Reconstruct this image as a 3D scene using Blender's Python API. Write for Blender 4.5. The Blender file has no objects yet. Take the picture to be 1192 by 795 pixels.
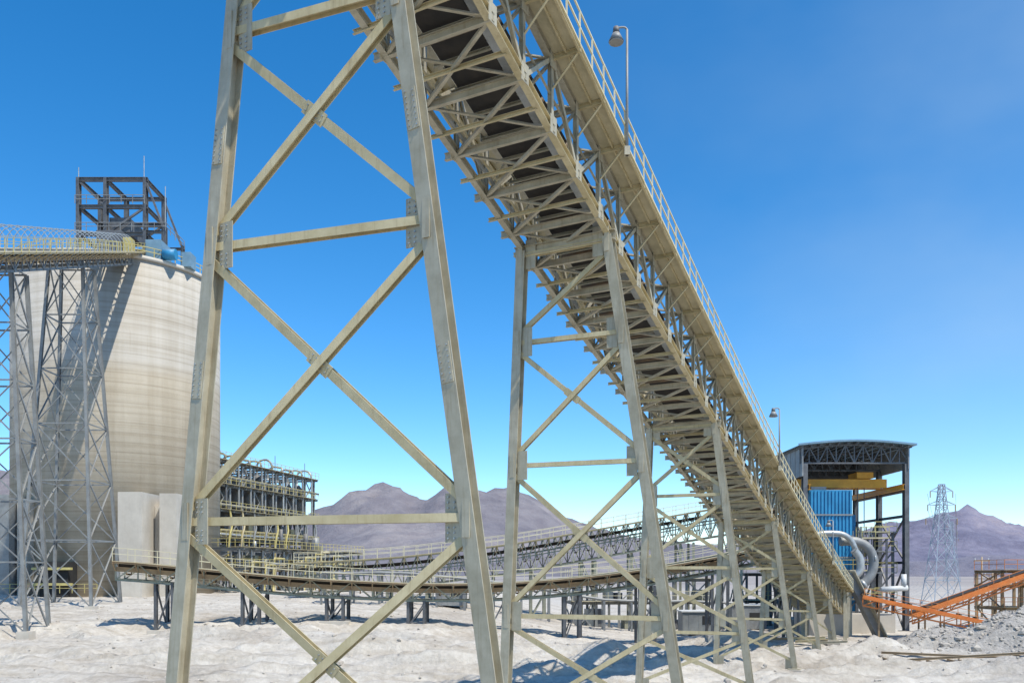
import bpy, math, random, bmesh
from mathutils import Vector, noise, Matrix
random.seed(7)
V=Vector
scene=bpy.context.scene
UP=V((0,0,1))

# ---------------------------------------------------------------- materials
MATS={}
def mat(name,c1,c2=None,scale=1.5,rough=.65,metal=0.0,bump=.15,bscale=None,dust=0.0,stretch=(1,1,1),streak=0.0):
    if c2 is None: c2=tuple(x*.72 for x in c1)
    m=bpy.data.materials.new(name); m.use_nodes=True
    nt=m.node_tree; N=nt.nodes; L=nt.links
    b=N['Principled BSDF']; b.inputs['Roughness'].default_value=rough; b.inputs['Metallic'].default_value=metal
    tc=N.new('ShaderNodeTexCoord'); mp=N.new('ShaderNodeMapping'); mp.inputs['Scale'].default_value=stretch
    L.new(tc.outputs['Object'],mp.inputs['Vector'])
    n=N.new('ShaderNodeTexNoise'); n.inputs['Scale'].default_value=scale; n.inputs['Detail'].default_value=8; n.inputs['Roughness'].default_value=.65
    L.new(mp.outputs[0],n.inputs['Vector'])
    r=N.new('ShaderNodeValToRGB'); r.color_ramp.elements[0].position=.35; r.color_ramp.elements[1].position=.65
    r.color_ramp.elements[0].color=(*c2,1); r.color_ramp.elements[1].color=(*c1,1)
    L.new(n.outputs['Fac'],r.inputs['Fac'])
    out=r.outputs['Color']
    if streak>0:
        m2=N.new('ShaderNodeMapping'); m2.inputs['Scale'].default_value=(9,9,.5); L.new(tc.outputs['Object'],m2.inputs['Vector'])
        n3=N.new('ShaderNodeTexNoise'); n3.inputs['Scale'].default_value=1.0; n3.inputs['Detail'].default_value=7; n3.inputs['Roughness'].default_value=.7
        L.new(m2.outputs[0],n3.inputs['Vector'])
        r3=N.new('ShaderNodeValToRGB'); r3.color_ramp.elements[0].position=.52; r3.color_ramp.elements[1].position=.70
        r3.color_ramp.elements[0].color=(0,0,0,1); r3.color_ramp.elements[1].color=(streak,streak,streak,1)
        L.new(n3.outputs['Fac'],r3.inputs['Fac'])
        mx=N.new('ShaderNodeMixRGB'); L.new(r3.outputs['Color'],mx.inputs[0]); L.new(out,mx.inputs[1]); mx.inputs[2].default_value=(.20,.12,.05,1)
        out=mx.outputs[0]
    if dust>0:
        g=N.new('ShaderNodeNewGeometry'); s=N.new('ShaderNodeSeparateXYZ'); L.new(g.outputs['Normal'],s.inputs[0])
        mr=N.new('ShaderNodeMapRange'); mr.inputs[1].default_value=.2; mr.inputs[2].default_value=1; mr.inputs[3].default_value=0; mr.inputs[4].default_value=dust
        L.new(s.outputs['Z'],mr.inputs[0])
        mx=N.new('ShaderNodeMixRGB'); L.new(mr.outputs[0],mx.inputs[0]); L.new(out,mx.inputs[1]); mx.inputs[2].default_value=(.56,.50,.40,1)
        out=mx.outputs[0]
    L.new(out,b.inputs['Base Color'])
    if bump>0:
        n2=N.new('ShaderNodeTexNoise'); n2.inputs['Scale'].default_value=bscale or scale*6; n2.inputs['Detail'].default_value=6
        L.new(mp.outputs[0],n2.inputs['Vector'])
        bp=N.new('ShaderNodeBump'); bp.inputs['Strength'].default_value=bump; bp.inputs['Distance'].default_value=.03
        L.new(n2.outputs['Fac'],bp.inputs['Height']); L.new(bp.outputs[0],b.inputs['Normal'])
    MATS[name]=m
    return m
mat('steel',(.50,.455,.34),(.36,.32,.225),1.3,.5,.1,.1,dust=.4,streak=.38)
mat('steel_ochre',(.60,.51,.31),(.45,.37,.20),1.1,.55,.05,.1,dust=.35,streak=.35)
mat('steel_olive',(.36,.36,.27),(.24,.24,.18),1.1,.55,.05,.1,dust=.35,streak=.3)
mat('steel_dark',(.15,.155,.16),(.08,.08,.085),1.2,.6,.1,dust=.3)
mat('steel_grey',(.29,.30,.29),(.19,.195,.195),.8,.55,.15,dust=.3,streak=.25)
mat('galv',(.48,.49,.47),(.34,.35,.34),2,.4,.4,streak=.15)
mat('yellow',(.58,.49,.19),(.43,.36,.13),1.5,.55,dust=.3)
mat('rail_pale',(.68,.62,.43),(.55,.49,.31),1.5,.55)
mat('rubber',(.03,.028,.026),(.06,.05,.04),1.2,.8)
mat('roller',(.12,.085,.055),(.24,.16,.09),1.5,.6)
mat('concrete',(.56,.515,.44),(.45,.41,.345),.35,.85,0,.3,streak=.12)
mat('blue',(.03,.27,.50),(.02,.19,.37),.6,.5,dust=.3)
mat('blue_pale',(.20,.33,.42),(.14,.24,.31),.6,.5,dust=.3)
mat('orange',(.70,.25,.06),(.54,.17,.04),.8,.5)
mat('crane_orange',(.78,.38,.03),(.62,.28,.02),.8,.5)
mat('brown',(.40,.28,.16),(.26,.18,.10),.9,.75,dust=.5)
mat('pylon',(.33,.38,.44),(.27,.31,.36),1,.5)
mat('white',(.7,.7,.67),(.55,.54,.5),1,.6)
mat('glass_lamp',(.3,.3,.3),(.2,.2,.2),1,.15,0,0)
mat('rock',(.52,.47,.40),(.38,.34,.29),1.3,.95,0,.4)
mat('pit',(.03,.03,.03),(.02,.02,.02),1,.9)
mat('grating',(.55,.48,.31),(.40,.35,.22),1.3,.6)

# ---------------------------------------------------------------- mesh builder
class MB:
    def __init__(s): s.v=[];s.f=[];s.m=[];s.sm=[];s.mats=[]
    def mi(s,n):
        if n not in s.mats: s.mats.append(n)
        return s.mats.index(n)
    def frame(s,p0,p1,up):
        d=(p1-p0).normalized()
        if abs(d.dot(up))>.985*up.length: up=V((0.3,1,0.1))
        a=d.cross(up).normalized(); b=a.cross(d).normalized()
        return d,a,b
    def _box(s,p0,p1,a,b,w,h,oa,ob,mi):
        i=len(s.v)
        for p in (p0,p1):
            for sa,sb in ((-1,-1),(1,-1),(1,1),(-1,1)):
                s.v.append(p+a*(oa+sa*w/2)+b*(ob+sb*h/2))
        for f in ((0,3,2,1),(4,5,6,7),(0,1,5,4),(1,2,6,5),(2,3,7,6),(3,0,4,7)):
            s.f.append([i+k for k in f]); s.m.append(mi); s.sm.append(False)
    def beam(s,p0,p1,w,h=None,m='steel',up=UP,sec='box',j=.003):
        p0=V(p0);p1=V(p1)
        if h is None:h=w
        d,a,b=s.frame(p0,p1,V(up)); mi=s.mi(m)
        o=(a+b)*random.uniform(-j,j); p0=p0+o;p1=p1+o
        if sec=='box': s._box(p0,p1,a,b,w,h,0,0,mi)
        elif sec=='H':
            t=max(.02,h*.075)
            s._box(p0,p1,a,b,w,t,0,h/2-t/2,mi); s._box(p0,p1,a,b,w,t,0,-h/2+t/2,mi)
            s._box(p0,p1,a,b,t*.8,h-2*t,0,0,mi)
        elif sec=='L':
            t=max(.012,h*.12)
            s._box(p0,p1,a,b,w,t,0,-h/2+t/2,mi); s._box(p0,p1,a,b,t,h-t,-w/2+t/2,t/2,mi)
        elif sec=='C':
            t=max(.015,h*.08)
            s._box(p0,p1,a,b,w,t,0,h/2-t/2,mi); s._box(p0,p1,a,b,w,t,0,-h/2+t/2,mi)
            s._box(p0,p1,a,b,t,h-2*t,-w/2+t/2,0,mi)
    def box(s,lo,hi,m):
        lo=V(lo);hi=V(hi);c=(lo+hi)/2
        s.beam((c.x,c.y,lo.z),(c.x,c.y,hi.z),hi.x-lo.x,hi.y-lo.y,m,up=V((0,1,0)),j=.002)
    def cyl(s,p0,p1,r,m,n=10,r1=None,caps=True):
        p0=V(p0);p1=V(p1); r1=r if r1 is None else r1
        d,a,b=s.frame(p0,p1,UP); mi=s.mi(m);i=len(s.v)
        for p,rr in((p0,r),(p1,r1)):
            for k in range(n):
                t=2*math.pi*k/n; s.v.append(p+a*math.cos(t)*rr+b*math.sin(t)*rr)
        for k in range(n):
            k2=(k+1)%n; s.f.append([i+k,i+k2,i+n+k2,i+n+k]); s.m.append(mi); s.sm.append(n>6)
        if caps:
            s.f.append([i+k for k in reversed(range(n))]);s.m.append(mi);s.sm.append(False)
            s.f.append([i+n+k for k in range(n)]);s.m.append(mi);s.sm.append(False)
    def tube(s,pts,r,m,n=10,sub=3):
        pts=[V(p) for p in pts]
        if sub>1 and len(pts)>2:
            q=[]
            for i in range(len(pts)-1):
                a=pts[max(i-1,0)];b=pts[i];c=pts[i+1];d=pts[min(i+2,len(pts)-1)]
                for k in range(sub):
                    t=k/sub
                    q.append(.5*((2*b)+(c-a)*t+(2*a-5*b+4*c-d)*t*t+(-a+3*b-3*c+d)*t**3))
            q.append(pts[-1]);pts=q
        mi=s.mi(m);base=len(s.v);ref=None
        for i,p in enumerate(pts):
            d=(pts[min(i+1,len(pts)-1)]-pts[max(i-1,0)]).normalized()
            if ref is None: ref=d.orthogonal().normalized()
            ref=(ref-d*ref.dot(d)).normalized(); bb=d.cross(ref)
            for k in range(n):
                t=2*math.pi*k/n; s.v.append(p+ref*math.cos(t)*r+bb*math.sin(t)*r)
        for i in range(len(pts)-1):
            for k in range(n):
                k2=(k+1)%n; o=base+i*n
                s.f.append([o+k,o+k2,o+n+k2,o+n+k]);s.m.append(mi);s.sm.append(True)
        s.f.append([base+k for k in range(n)]);s.m.append(mi);s.sm.append(False)
        s.f.append([base+(len(pts)-1)*n+k for k in range(n)]);s.m.append(mi);s.sm.append(False)
    def quad(s,a,b,c,d,m):
        i=len(s.v); s.v+= [V(a),V(b),V(c),V(d)]; s.f.append([i,i+1,i+2,i+3]); s.m.append(s.mi(m)); s.sm.append(False)
    def rail(s,pts,m='yellow',h=1.1,sp=1.6,r=.045,rails=(1.0,.55),toe=False):
        pts=[V(p) for p in pts]
        for a,b in zip(pts[:-1],pts[1:]):
            L=(b-a).length; n=max(1,round(L/sp))
            for k in range(n+1):
                p=a.lerp(b,k/n); s.beam(p,p+UP*h,r,r,m)
            for q in rails: s.beam(a+UP*h*q,b+UP*h*q,r,r,m)
            if toe: s.beam(a+UP*.08,b+UP*.08,.012,.15,m)
    def done(s,name,parent=None):
        me=bpy.data.meshes.new(name); me.from_pydata([tuple(v) for v in s.v],[],s.f)
        for n in s.mats: me.materials.append(MATS[n])
        me.polygons.foreach_set('material_index',s.m); me.polygons.foreach_set('use_smooth',s.sm); me.update()
        o=bpy.data.objects.new(name,me); scene.collection.objects.link(o)
        if parent: o.parent=parent
        return o
def empty(name,loc=(0,0,0)):
    o=bpy.data.objects.new(name,None); scene.collection.objects.link(o); return o
def sm(a,b,x):
    t=max(0,min(1,(x-a)/(b-a))); return t*t*(3-2*t)
def interp(tab,x):
    if x<=tab[0][0]: return tab[0][1]
    for (a,b),(c,d) in zip(tab[:-1],tab[1:]):
        if x<=c:
            t=(x-a)/(c-a); return b+(d-b)*t
    return tab[-1][1]
def smooth_interp(tab,x,w):
    return sum(interp(tab,x+k*w) for k in(-1,-.5,0,.5,1))/5

# ---------------------------------------------------------------- terrain
def rut(d,w=.28): return math.exp(-(d/w)**2)
def G(x,y,det=True):
    left=1-sm(-12,14,x)
    lz=-6.3+3.3*sm(48,104,y)
    rz=-6.8
    z=rz*(1-left)+lz*left
    t=sm(150,420,y); z=z*(1-t)+(-5.0)*t
    z+=4.9*math.exp(-((x)**2+(y+2)**2)/50)
    for (mx,my,mh,sx,sy) in ((41,70,2.9,3.6,3.0),(35.5,72,1.9,2.6,2.2),(47,72,2.6,4,3),(29,66,1.0,3,2),(21,80,1.3,4,2.0),(-12,60,.9,5,1.6),(-3,56,.8,4,1.4),(5,62,1.1,4,1.5),(-22,66,.8,6,1.5)):
        z+=mh*math.exp(-((x-mx)/sx)**2-((y-my)/sy)**2)
    if det and abs(x)<140 and y<220:
        a=noise.noise(V((x*.07,y*.07,3)))*.45+noise.noise(V((x*.22,y*.26,8)))*.26
        band=math.exp(-((y-64)/15)**2)
        r=1-abs(noise.noise(V((x*.12,y*.3,5))))*2
        a+=band*max(0,r-.35)*1.2
        f=noise.noise(V((x*.9,y*.9,1)))*.12+noise.noise(V((x*2.1,y*2.1,4)))*.07
        z+=a+f*(.8+1.4*band)
        for c0,sl_,cv in ((47,.25,.006),(52.5,-.12,.004),(44,-.05,.01),(57,.05,.003)):
            cy=c0+sl_*(x+20)+cv*(x+20)**2
            for o in(-1.1,1.1):
                d=y-cy-o
                if abs(d)<1.6: z+=-.20*rut(d,.38)+.13*(rut(d-.65,.28)+rut(d+.65,.28))
    return z
def lin(a,b,st):
    n=max(1,int(round((b-a)/st))); return [a+(b-a)*i/n for i in range(n+1)]
xs=[-6000,-3000,-1500,-800,-400,-250,-170,-120,-95]+lin(-85,75,.42)+[85,100,130,180,260,400,800,1500,3000,6000]
ys=[-3000,-1000,-300,-100,-50,-30,-20,-12,-6,0,4,8,12,18,24,30,34]+lin(37,100,.28)+lin(101,150,1.6)+[160,175,200,240,300,400,600,1000,2000,3500,7000]
vv=[(x,y,G(x,y)) for y in ys for x in xs]
nx=len(xs)
ff=[(j*nx+i,j*nx+i+1,(j+1)*nx+i+1,(j+1)*nx+i) for j in range(len(ys)-1) for i in range(nx-1)]
me=bpy.data.meshes.new('ground'); me.from_pydata(vv,[],ff); me.polygons.foreach_set('use_smooth',[True]*len(ff))
ground=bpy.data.objects.new('ground',me); scene.collection.objects.link(ground)
m=bpy.data.materials.new('sandy_ground'); m.use_nodes=True; nt=m.node_tree;N=nt.nodes;L=nt.links
b=N['Principled BSDF']; b.inputs['Roughness'].default_value=.95
g=N.new('ShaderNodeNewGeometry')
def tex(scale,detail=8,rough=.6,vec=None,sc=None):
    n=N.new('ShaderNodeTexNoise'); n.inputs['Scale'].default_value=scale;n.inputs['Detail'].default_value=detail;n.inputs['Roughness'].default_value=rough
    if sc:
        mp=N.new('ShaderNodeMapping'); mp.inputs['Scale'].default_value=sc; L.new(g.outputs['Position'],mp.inputs['Vector']); L.new(mp.outputs[0],n.inputs['Vector'])
    else: L.new(g.outputs['Position'],n.inputs['Vector'])
    return n.outputs['Fac']
def ramp(fac,stops):
    r=N.new('ShaderNodeValToRGB')
    while len(r.color_ramp.elements)<len(stops): r.color_ramp.elements.new(.5)
    for e,(p,c) in zip(r.color_ramp.elements,stops): e.position=p;e.color=(*c,1)
    L.new(fac,r.inputs['Fac']);return r.outputs['Color']
def mixc(f,a,c,mode='MIX'):
    x=N.new('ShaderNodeMixRGB');x.blend_type=mode
    if isinstance(f,float): x.inputs[0].default_value=f
    else: L.new(f,x.inputs[0])
    L.new(a,x.inputs[1]);L.new(c,x.inputs[2]);return x.outputs[0]
c=ramp(tex(.12,10,.65),[(.3,(.49,.435,.365)),(.48,(.62,.57,.495)),(.68,(.70,.655,.58))])
c2=ramp(tex(2.2,10,.7),[(.35,(.74,.72,.69)),(.6,(1,1,1))])
c=mixc(.85,c,c2,'MULTIPLY')
c3=ramp(tex(.5,6,.6,sc=(.25,2.2,1)),[(.38,(.76,.73,.69)),(.55,(1,1,1))])
c=mixc(.75,c,c3,'MULTIPLY')
sp=N.new('ShaderNodeSeparateXYZ');L.new(g.outputs['Position'],sp.inputs[0])
mx_=N.new('ShaderNodeMapRange');mx_.inputs[1].default_value=30;mx_.inputs[2].default_value=36;L.new(sp.outputs['X'],mx_.inputs[0])
my_=N.new('ShaderNodeMapRange');my_.inputs[1].default_value=82;my_.inputs[2].default_value=76;L.new(sp.outputs['Y'],my_.inputs[0])
mm_=N.new('ShaderNodeMath');mm_.operation='MULTIPLY';L.new(mx_.outputs[0],mm_.inputs[0]);L.new(my_.outputs[0],mm_.inputs[1])
gr=ramp(tex(3.5,10,.8),[(.35,(.26,.24,.215)),(.5,(.40,.37,.33)),(.65,(.56,.52,.47))])
c=mixc(mm_.outputs[0],c,gr)
mr=N.new('ShaderNodeMapRange');mr.inputs[1].default_value=150;mr.inputs[2].default_value=380;L.new(sp.outputs['Y'],mr.inputs[0])
far=ramp(tex(.01,8,.6),[(.35,(.27,.235,.215)),(.65,(.39,.345,.31))])
c=mixc(mr.outputs[0],c,far)
L.new(c,b.inputs['Base Color'])
bp=N.new('ShaderNodeBump');bp.inputs['Strength'].default_value=1.0;bp.inputs['Distance'].default_value=.28
L.new(tex(1.6,12,.74),bp.inputs['Height']);L.new(bp.outputs[0],b.inputs['Normal'])
me.materials.append(m)

# hills
prof=[(-2,.06),(-1,.09),(-.7,.10),(-.596,.118),(-.56,.11),(-.5,.07),(-.4,.05),(-.3,.05),(-.23,.072),(-.19,.092),(-.166,.103),(-.14,.101),(-.12,.094),(-.09,.099),(-.06,.106),(-.03,.104),(0,.098),(.03,.086),(.06,.066),(.12,.048),(.2,.036),(.3,.034),(.38,.044),(.44,.058),(.48,.062),(.5,.067),(.53,.076),(.55,.07),(.565,.066),(.6,.058),(.7,.06),(1,.08),(2,.05)]
rows=[750+40*i for i in range(50)]; us=[-1.6+.01*i for i in range(321)]
hv=[]
for Y in rows:
    for u in us:
        X=u*Y
        if u<0.25: sh=math.exp(-((Y-1500)/330)**2); 
        else: sh=math.exp(-((Y-1900)/420)**2)
        pk=1500 if u<.25 else 1900
        base=interp(prof,u+.006*noise.noise(V((u*60,2,Y*.01))))*pk
        n1=noise.noise(V((X*.006,Y*.006,0)))
        rg=1-abs(noise.noise(V((X*.011,Y*.007,9))))*1.9
        rg2=1-abs(noise.noise(V((X*.03,Y*.02,4))))*1.9
        z=base*sh*(1+.10*n1)*(.88+.15*rg+.07*rg2)
        z+=26*math.exp(-((Y-1000)/110)**2)*math.exp(-((X-560)/150)**2)*(.8+.3*rg)
        z+=22*math.exp(-((Y-1050)/120)**2)*math.exp(-((X+60)/210)**2)*(.8+.3*rg)
        hv.append((X,Y,-9+z))
nu=len(us)
hf=[(j*nu+i,j*nu+i+1,(j+1)*nu+i+1,(j+1)*nu+i) for j in range(len(rows)-1) for i in range(nu-1)]
me=bpy.data.meshes.new('hills');me.from_pydata(hv,[],hf);me.polygons.foreach_set('use_smooth',[True]*len(hf))
hills=bpy.data.objects.new('hills',me);scene.collection.objects.link(hills)
m=bpy.data.materials.new('desert_hills_hazed');m.use_nodes=True;nt=m.node_tree;N=nt.nodes;L=nt.links
b=N['Principled BSDF'];b.inputs['Roughness'].default_value=1
g=N.new('ShaderNodeNewGeometry')
cA=ramp(tex(.006,10,.65),[(.35,(.165,.155,.175)),(.52,(.235,.215,.225)),(.68,(.34,.30,.285))])  # purple-blue cast in both hill ramps paints in the distance haze
cB=ramp(tex(.006,10,.65),[(.35,(.155,.15,.21)),(.52,(.225,.21,.27)),(.68,(.32,.28,.31))])
sp=N.new('ShaderNodeSeparateXYZ');L.new(g.outputs['Position'],sp.inputs[0])
mr=N.new('ShaderNodeMapRange');mr.inputs[1].default_value=300;mr.inputs[2].default_value=700;L.new(sp.outputs['X'],mr.inputs[0])
c=mixc(mr.outputs[0],cA,cB)
c=mixc(.7,c,ramp(tex(.03,10,.7,sc=(1,.6,2)),[(.38,(.68,.66,.70)),(.6,(1,1,1))]),'MULTIPLY')
L.new(c,b.inputs['Base Color'])
bp=N.new('ShaderNodeBump');bp.inputs['Strength'].default_value=.8;bp.inputs['Distance'].default_value=14
L.new(tex(.025,10,.65),bp.inputs['Height']);L.new(bp.outputs[0],b.inputs['Normal'])
me.materials.append(m)

# rocks
mb=MB()
bm=bmesh.new(); bmesh.ops.create_icosphere(bm,subdivisions=1,radius=1); iv=[v.co.copy() for v in bm.verts]; ifc=[[v.index for v in f.verts] for f in bm.faces]; bm.free()
ri=mb.mi('rock')
for k in range(3000):
    y=random.uniform(38,98); x=random.uniform(-.66,.66)*y
    if k>1500: x=random.gauss(40,5); y=random.gauss(70,3.5)
    r=random.choice([.05,.06,.07,.08,.1,.12,.16]) if random.random()<.985 else random.uniform(.2,.42)
    z=G(x,y); o=V((random.random()*50,0,0)); i=len(mb.v); sq=V((random.uniform(.7,1.4),random.uniform(.7,1.4),random.uniform(.5,.9)))
    for p in iv:
        q=p*(1+.45*noise.noise(p*1.3+o)); mb.v.append(V((x+q.x*r*sq.x,y+q.y*r*sq.y,z+r*.15+q.z*r*sq.z)))
    for f in ifc: mb.f.append([i+a for a in f]);mb.m.append(ri);mb.sm.append(False)
mb.done('rocks')

# ---------------------------------------------------------------- gallery conveyors
def gallery(name,pts,w,H,big=True,ms='steel',mo='steel_ochre',mrail='rail_pale',walk=(1,1),wl=1.0,cover=None,hoops=False,rh=1.1,rr_=.05,mid=False):
    root=empty(name)
    A=MB();B=MB();C=MB();D=MB()
    pts=[V(p) for p in pts]; n=len(pts); cr=[]
    for i in range(n):
        d=pts[min(i+1,n-1)]-pts[max(i-1,0)]; d.z=0; d.normalize(); cr.append(V((d.y,-d.x,0)))
    ch=.28 if big else .2; k=1 if big else .7
    P=lambda i,o,z: pts[i]+cr[i]*o+UP*z
    def PM(i,t,o,z): return P(i,o,z).lerp(P(i+1,o,z),t)
    for i in range(n):
        e=.45 if big else .15
        A.beam(P(i,-e,-.02),P(i,w+e*.3,-.02),.14*k,.24*k,ms,sec='H')
        A.beam(P(i,0,H),P(i,w,H),.14*k,.2*k,ms,sec='H')
        for s_,o in((0,0),(1,w)):
            A.beam(P(i,o,0),P(i,o,H),.15*k,.15*k,ms,up=cr[i],sec='H')
        if big:
            A.beam(P(i,0,H*.95),P(i,w*.28,H*.62),.09,.09,ms,sec='L')
            A.beam(P(i,w,H*.95),P(i,w*.72,H*.62),.09,.09,ms,sec='L')
            A.beam(P(i,0.1,0.1),P(i,w*.28,H*.6),.09,.09,ms,sec='L')
            A.beam(P(i,w-.1,0.1),P(i,w*.72,H*.6),.09,.09,ms,sec='L')
            for o in (0,w):
                A.beam(P(i,o+(.1 if o else -.1),-.2),P(i,o+(.1 if o else -.1),.36),.45,.025,ms,up=cr[i])
                A.beam(P(i,o+(.1 if o else -.1),H-.34),P(i,o+(.1 if o else -.1),H+.16),.42,.025,ms,up=cr[i])
        for sd,on in((-1,walk[0]),(1,walk[1])):
            if not on: continue
            o=0 if sd<0 else w
            A.beam(P(i,o,H),P(i,o+sd*(wl+.05),H),.1,.16,mo,sec='H')
            A.beam(P(i,o,H-1.0*k),P(i,o+sd*wl*.9,H-.08),.08,.08,mo,sec='L')
    for i in range(n-1):
        for o in(0,w):
            A.beam(P(i,o,0),P(i+1,o,0),ch*.8,ch,ms if not(big and o) else mo,sec='H')
            A.beam(P(i,o,H),P(i+1,o,H),ch*.8,ch*.85,ms,sec='H')
            if i%2==0 or mid: A.beam(P(i,o,0),P(i+1,o,H),.13*k,.13*k,ms,up=cr[i],sec='H')
            if i%2==1 or mid: A.beam(P(i,o+.02,H),P(i+1,o+.02,0),.13*k,.13*k,ms,up=cr[i],sec='H')
            if big or mid:
                A.beam(P(i,o,H*.5),P(i+1,o,H*.5),.08,.1,ms,sec='L')
        A.beam(P(i,0,.03),P(i+1,w,.03),.11*k,.11*k,ms,sec='L')
        A.beam(P(i,w,-.06),P(i+1,0,-.06),.11*k,.11*k,ms,sec='L')
        if big:
            A.beam(P(i,0,H+.02),P(i+1,w,H+.02),.1,.1,ms,sec='L')
            for t in (.5,):
                A.beam(PM(i,t,-.45,-.12),PM(i,t,w,-.12),.08,.13,mo,sec='C')
            for t in(.25,.75):
                A.beam(PM(i,t,w*.2,H*.3),PM(i,t,w*.8,H*.3),.08,.1,ms,sec='C')
            A.cyl(P(i,.35,.28),P(i+1,.35,.28),.06,'galv',6,caps=False)
            A.cyl(P(i,.55,.28),P(i+1,.55,.28),.045,'steel_ochre',6,caps=False)
            A.beam(P(i,w-.4,.3),P(i+1,w-.4,.3),.35,.06,'galv')
        bc=w*.5; bw=w*.23
        for o in(bc-bw*1.25,bc+bw*1.25): A.beam(P(i,o,H*.6),P(i+1,o,H*.6),.1*k,.22*k,ms,sec='C')
        nb=2 if big else 1
        for t in [x/nb for x in range(nb)]:
            B.cyl(PM(i,t,bc-bw*.45,H*.7),PM(i,t,bc+bw*.45,H*.7),.085*k,'roller',8)
            B.cyl(PM(i,t,bc-bw*.5,H*.7),PM(i,t,bc-bw*1.25,H*.7+bw*.5),.085*k,'roller',8)
            B.cyl(PM(i,t,bc+bw*.5,H*.7),PM(i,t,bc+bw*1.25,H*.7+bw*.5),.085*k,'roller',8)
            B.beam(PM(i,t,bc-bw*1.3,H*.63),PM(i,t,bc+bw*1.3,H*.63),.08,.08,ms,sec='L')
        B.cyl(PM(i,.4,bc-bw*1.15,H*.33),PM(i,.4,bc+bw*1.15,H*.33),.09*k,'roller',8)
        for s_ in(-1,1): B.beam(PM(i,.4,bc+s_*bw*1.2,H*.3),PM(i,.4,bc+s_*bw*1.2,H*.62),.05,.08,mo)
        z1=H*.7+.1*k
        sec=[(-1.2,bw*.5),(-.5,0),(.5,0),(1.2,bw*.5)]
        for (a,za),(c_,zc) in zip(sec[:-1],sec[1:]):
            B.quad(P(i,bc+a*bw,z1+za),P(i,bc+c_*bw,z1+zc),P(i+1,bc+c_*bw,z1+zc),P(i+1,bc+a*bw,z1+za),'rubber')
        B.quad(P(i,bc-bw*1.05,H*.33+.1*k),P(i,bc+bw*1.05,H*.33+.1*k),P(i+1,bc+bw*1.05,H*.33+.1*k),P(i+1,bc-bw*1.05,H*.33+.1*k),'rubber')
        if cover:
            for o in (0,w):
                C.beam(P(i,o,H*.62),P(i+1,o,H*.62),.03,H*.28,cover,j=0)
        for sd,on in((-1,walk[0]),(1,walk[1])):
            if not on: continue
            o=0 if sd<0 else w
            o0=o+sd*.12; o1=o+sd*wl
            C.beam(P(i,(o0+o1)/2,H+.1),P(i+1,(o0+o1)/2,H+.1),abs(o1-o0),.035,'grating',j=0)
            C.beam(P(i,o1,H+.02),P(i+1,o1,H+.02),.08,.2*k,mo,sec='C')
            C.beam(P(i,(o0+o1)/2,H+.03),P(i+1,(o0+o1)/2,H+.03),.06,.1,mo)
            D.rail([P(i,o1,H+.1),P(i+1,o1,H+.1)],mrail,rh,1.1 if big else 1.6,rr_,(1.0,.55),toe=big)
            if big: D.rail([P(i,o0+sd*.03,H+.1),P(i+1,o0+sd*.03,H+.1)],mrail,rh,2.2,.045)
        if hoops:
            c0=P(i,w/2,H+.7); rr=w*.5; prev=None
            for q in range(9):
                a=math.pi*q/8; p=c0+cr[i]*(-math.cos(a)*rr)+UP*(math.sin(a)*rr*1.0)
                if prev is not None: D.beam(prev,p,.06,.06,'galv')
                prev=p
            for s_ in(0,w): D.beam(P(i,s_,H),P(i,s_,H+.7),.06,.06,'galv')
    A.done('truss',root);B.done('belt_and_idlers',root);C.done('walkway_decks',root);D.done('handrails',root)
    return root,P

ztab=[(-5,26.9),(5,23.1),(20,17.3),(33,12.4),(43.5,8.6),(57,4.0),(71,.1),(80,-2.2),(89,-4.3),(97,-5.6)]
def mainpt(y): return V((.4+.538*(y-33),y,smooth_interp(ztab,y,4)))
CR=V((.88,-.474,0)).normalized(); CD=V((.474,.88,0)).normalized()
W=3.5;H=2.2
st=[3+1.72*i for i in range(51)]
root,P=gallery('inclined_conveyor_gallery',[mainpt(y) for y in st],W,H,True)
def walk_pt(y): return mainpt(y)+CR*(W+1.0)+UP*(H+.1)

for y,h in((32.2,3.9),(55.7,3.3),(76,3.2),(17,3.9)):
    mb=MB();p=walk_pt(y)+CR*.1
    mb.cyl(p-UP*.5,p+UP*h,.055,'steel_grey',8,r1=.04)
    mb.box(p-V((.1,.1,.5)),p+V((.1,.1,-.2)),'steel')
    t=p+UP*h; mb.tube([t,t+V((-.1,0,.08)),t+V((-.35,0,.06))],.035,'steel_grey',6)
    e=t+V((-.38,0,.08))
    mb.cyl(e,e-UP*.22,.1,'steel_dark',10,r1=.13); mb.cyl(e-UP*.22,e-UP*.5,.13,'steel_grey',12,r1=.27); mb.cyl(e-UP*.5,e-UP*.54,.25,'glass_lamp',12)
    mb.done('walkway_lamp')

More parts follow.
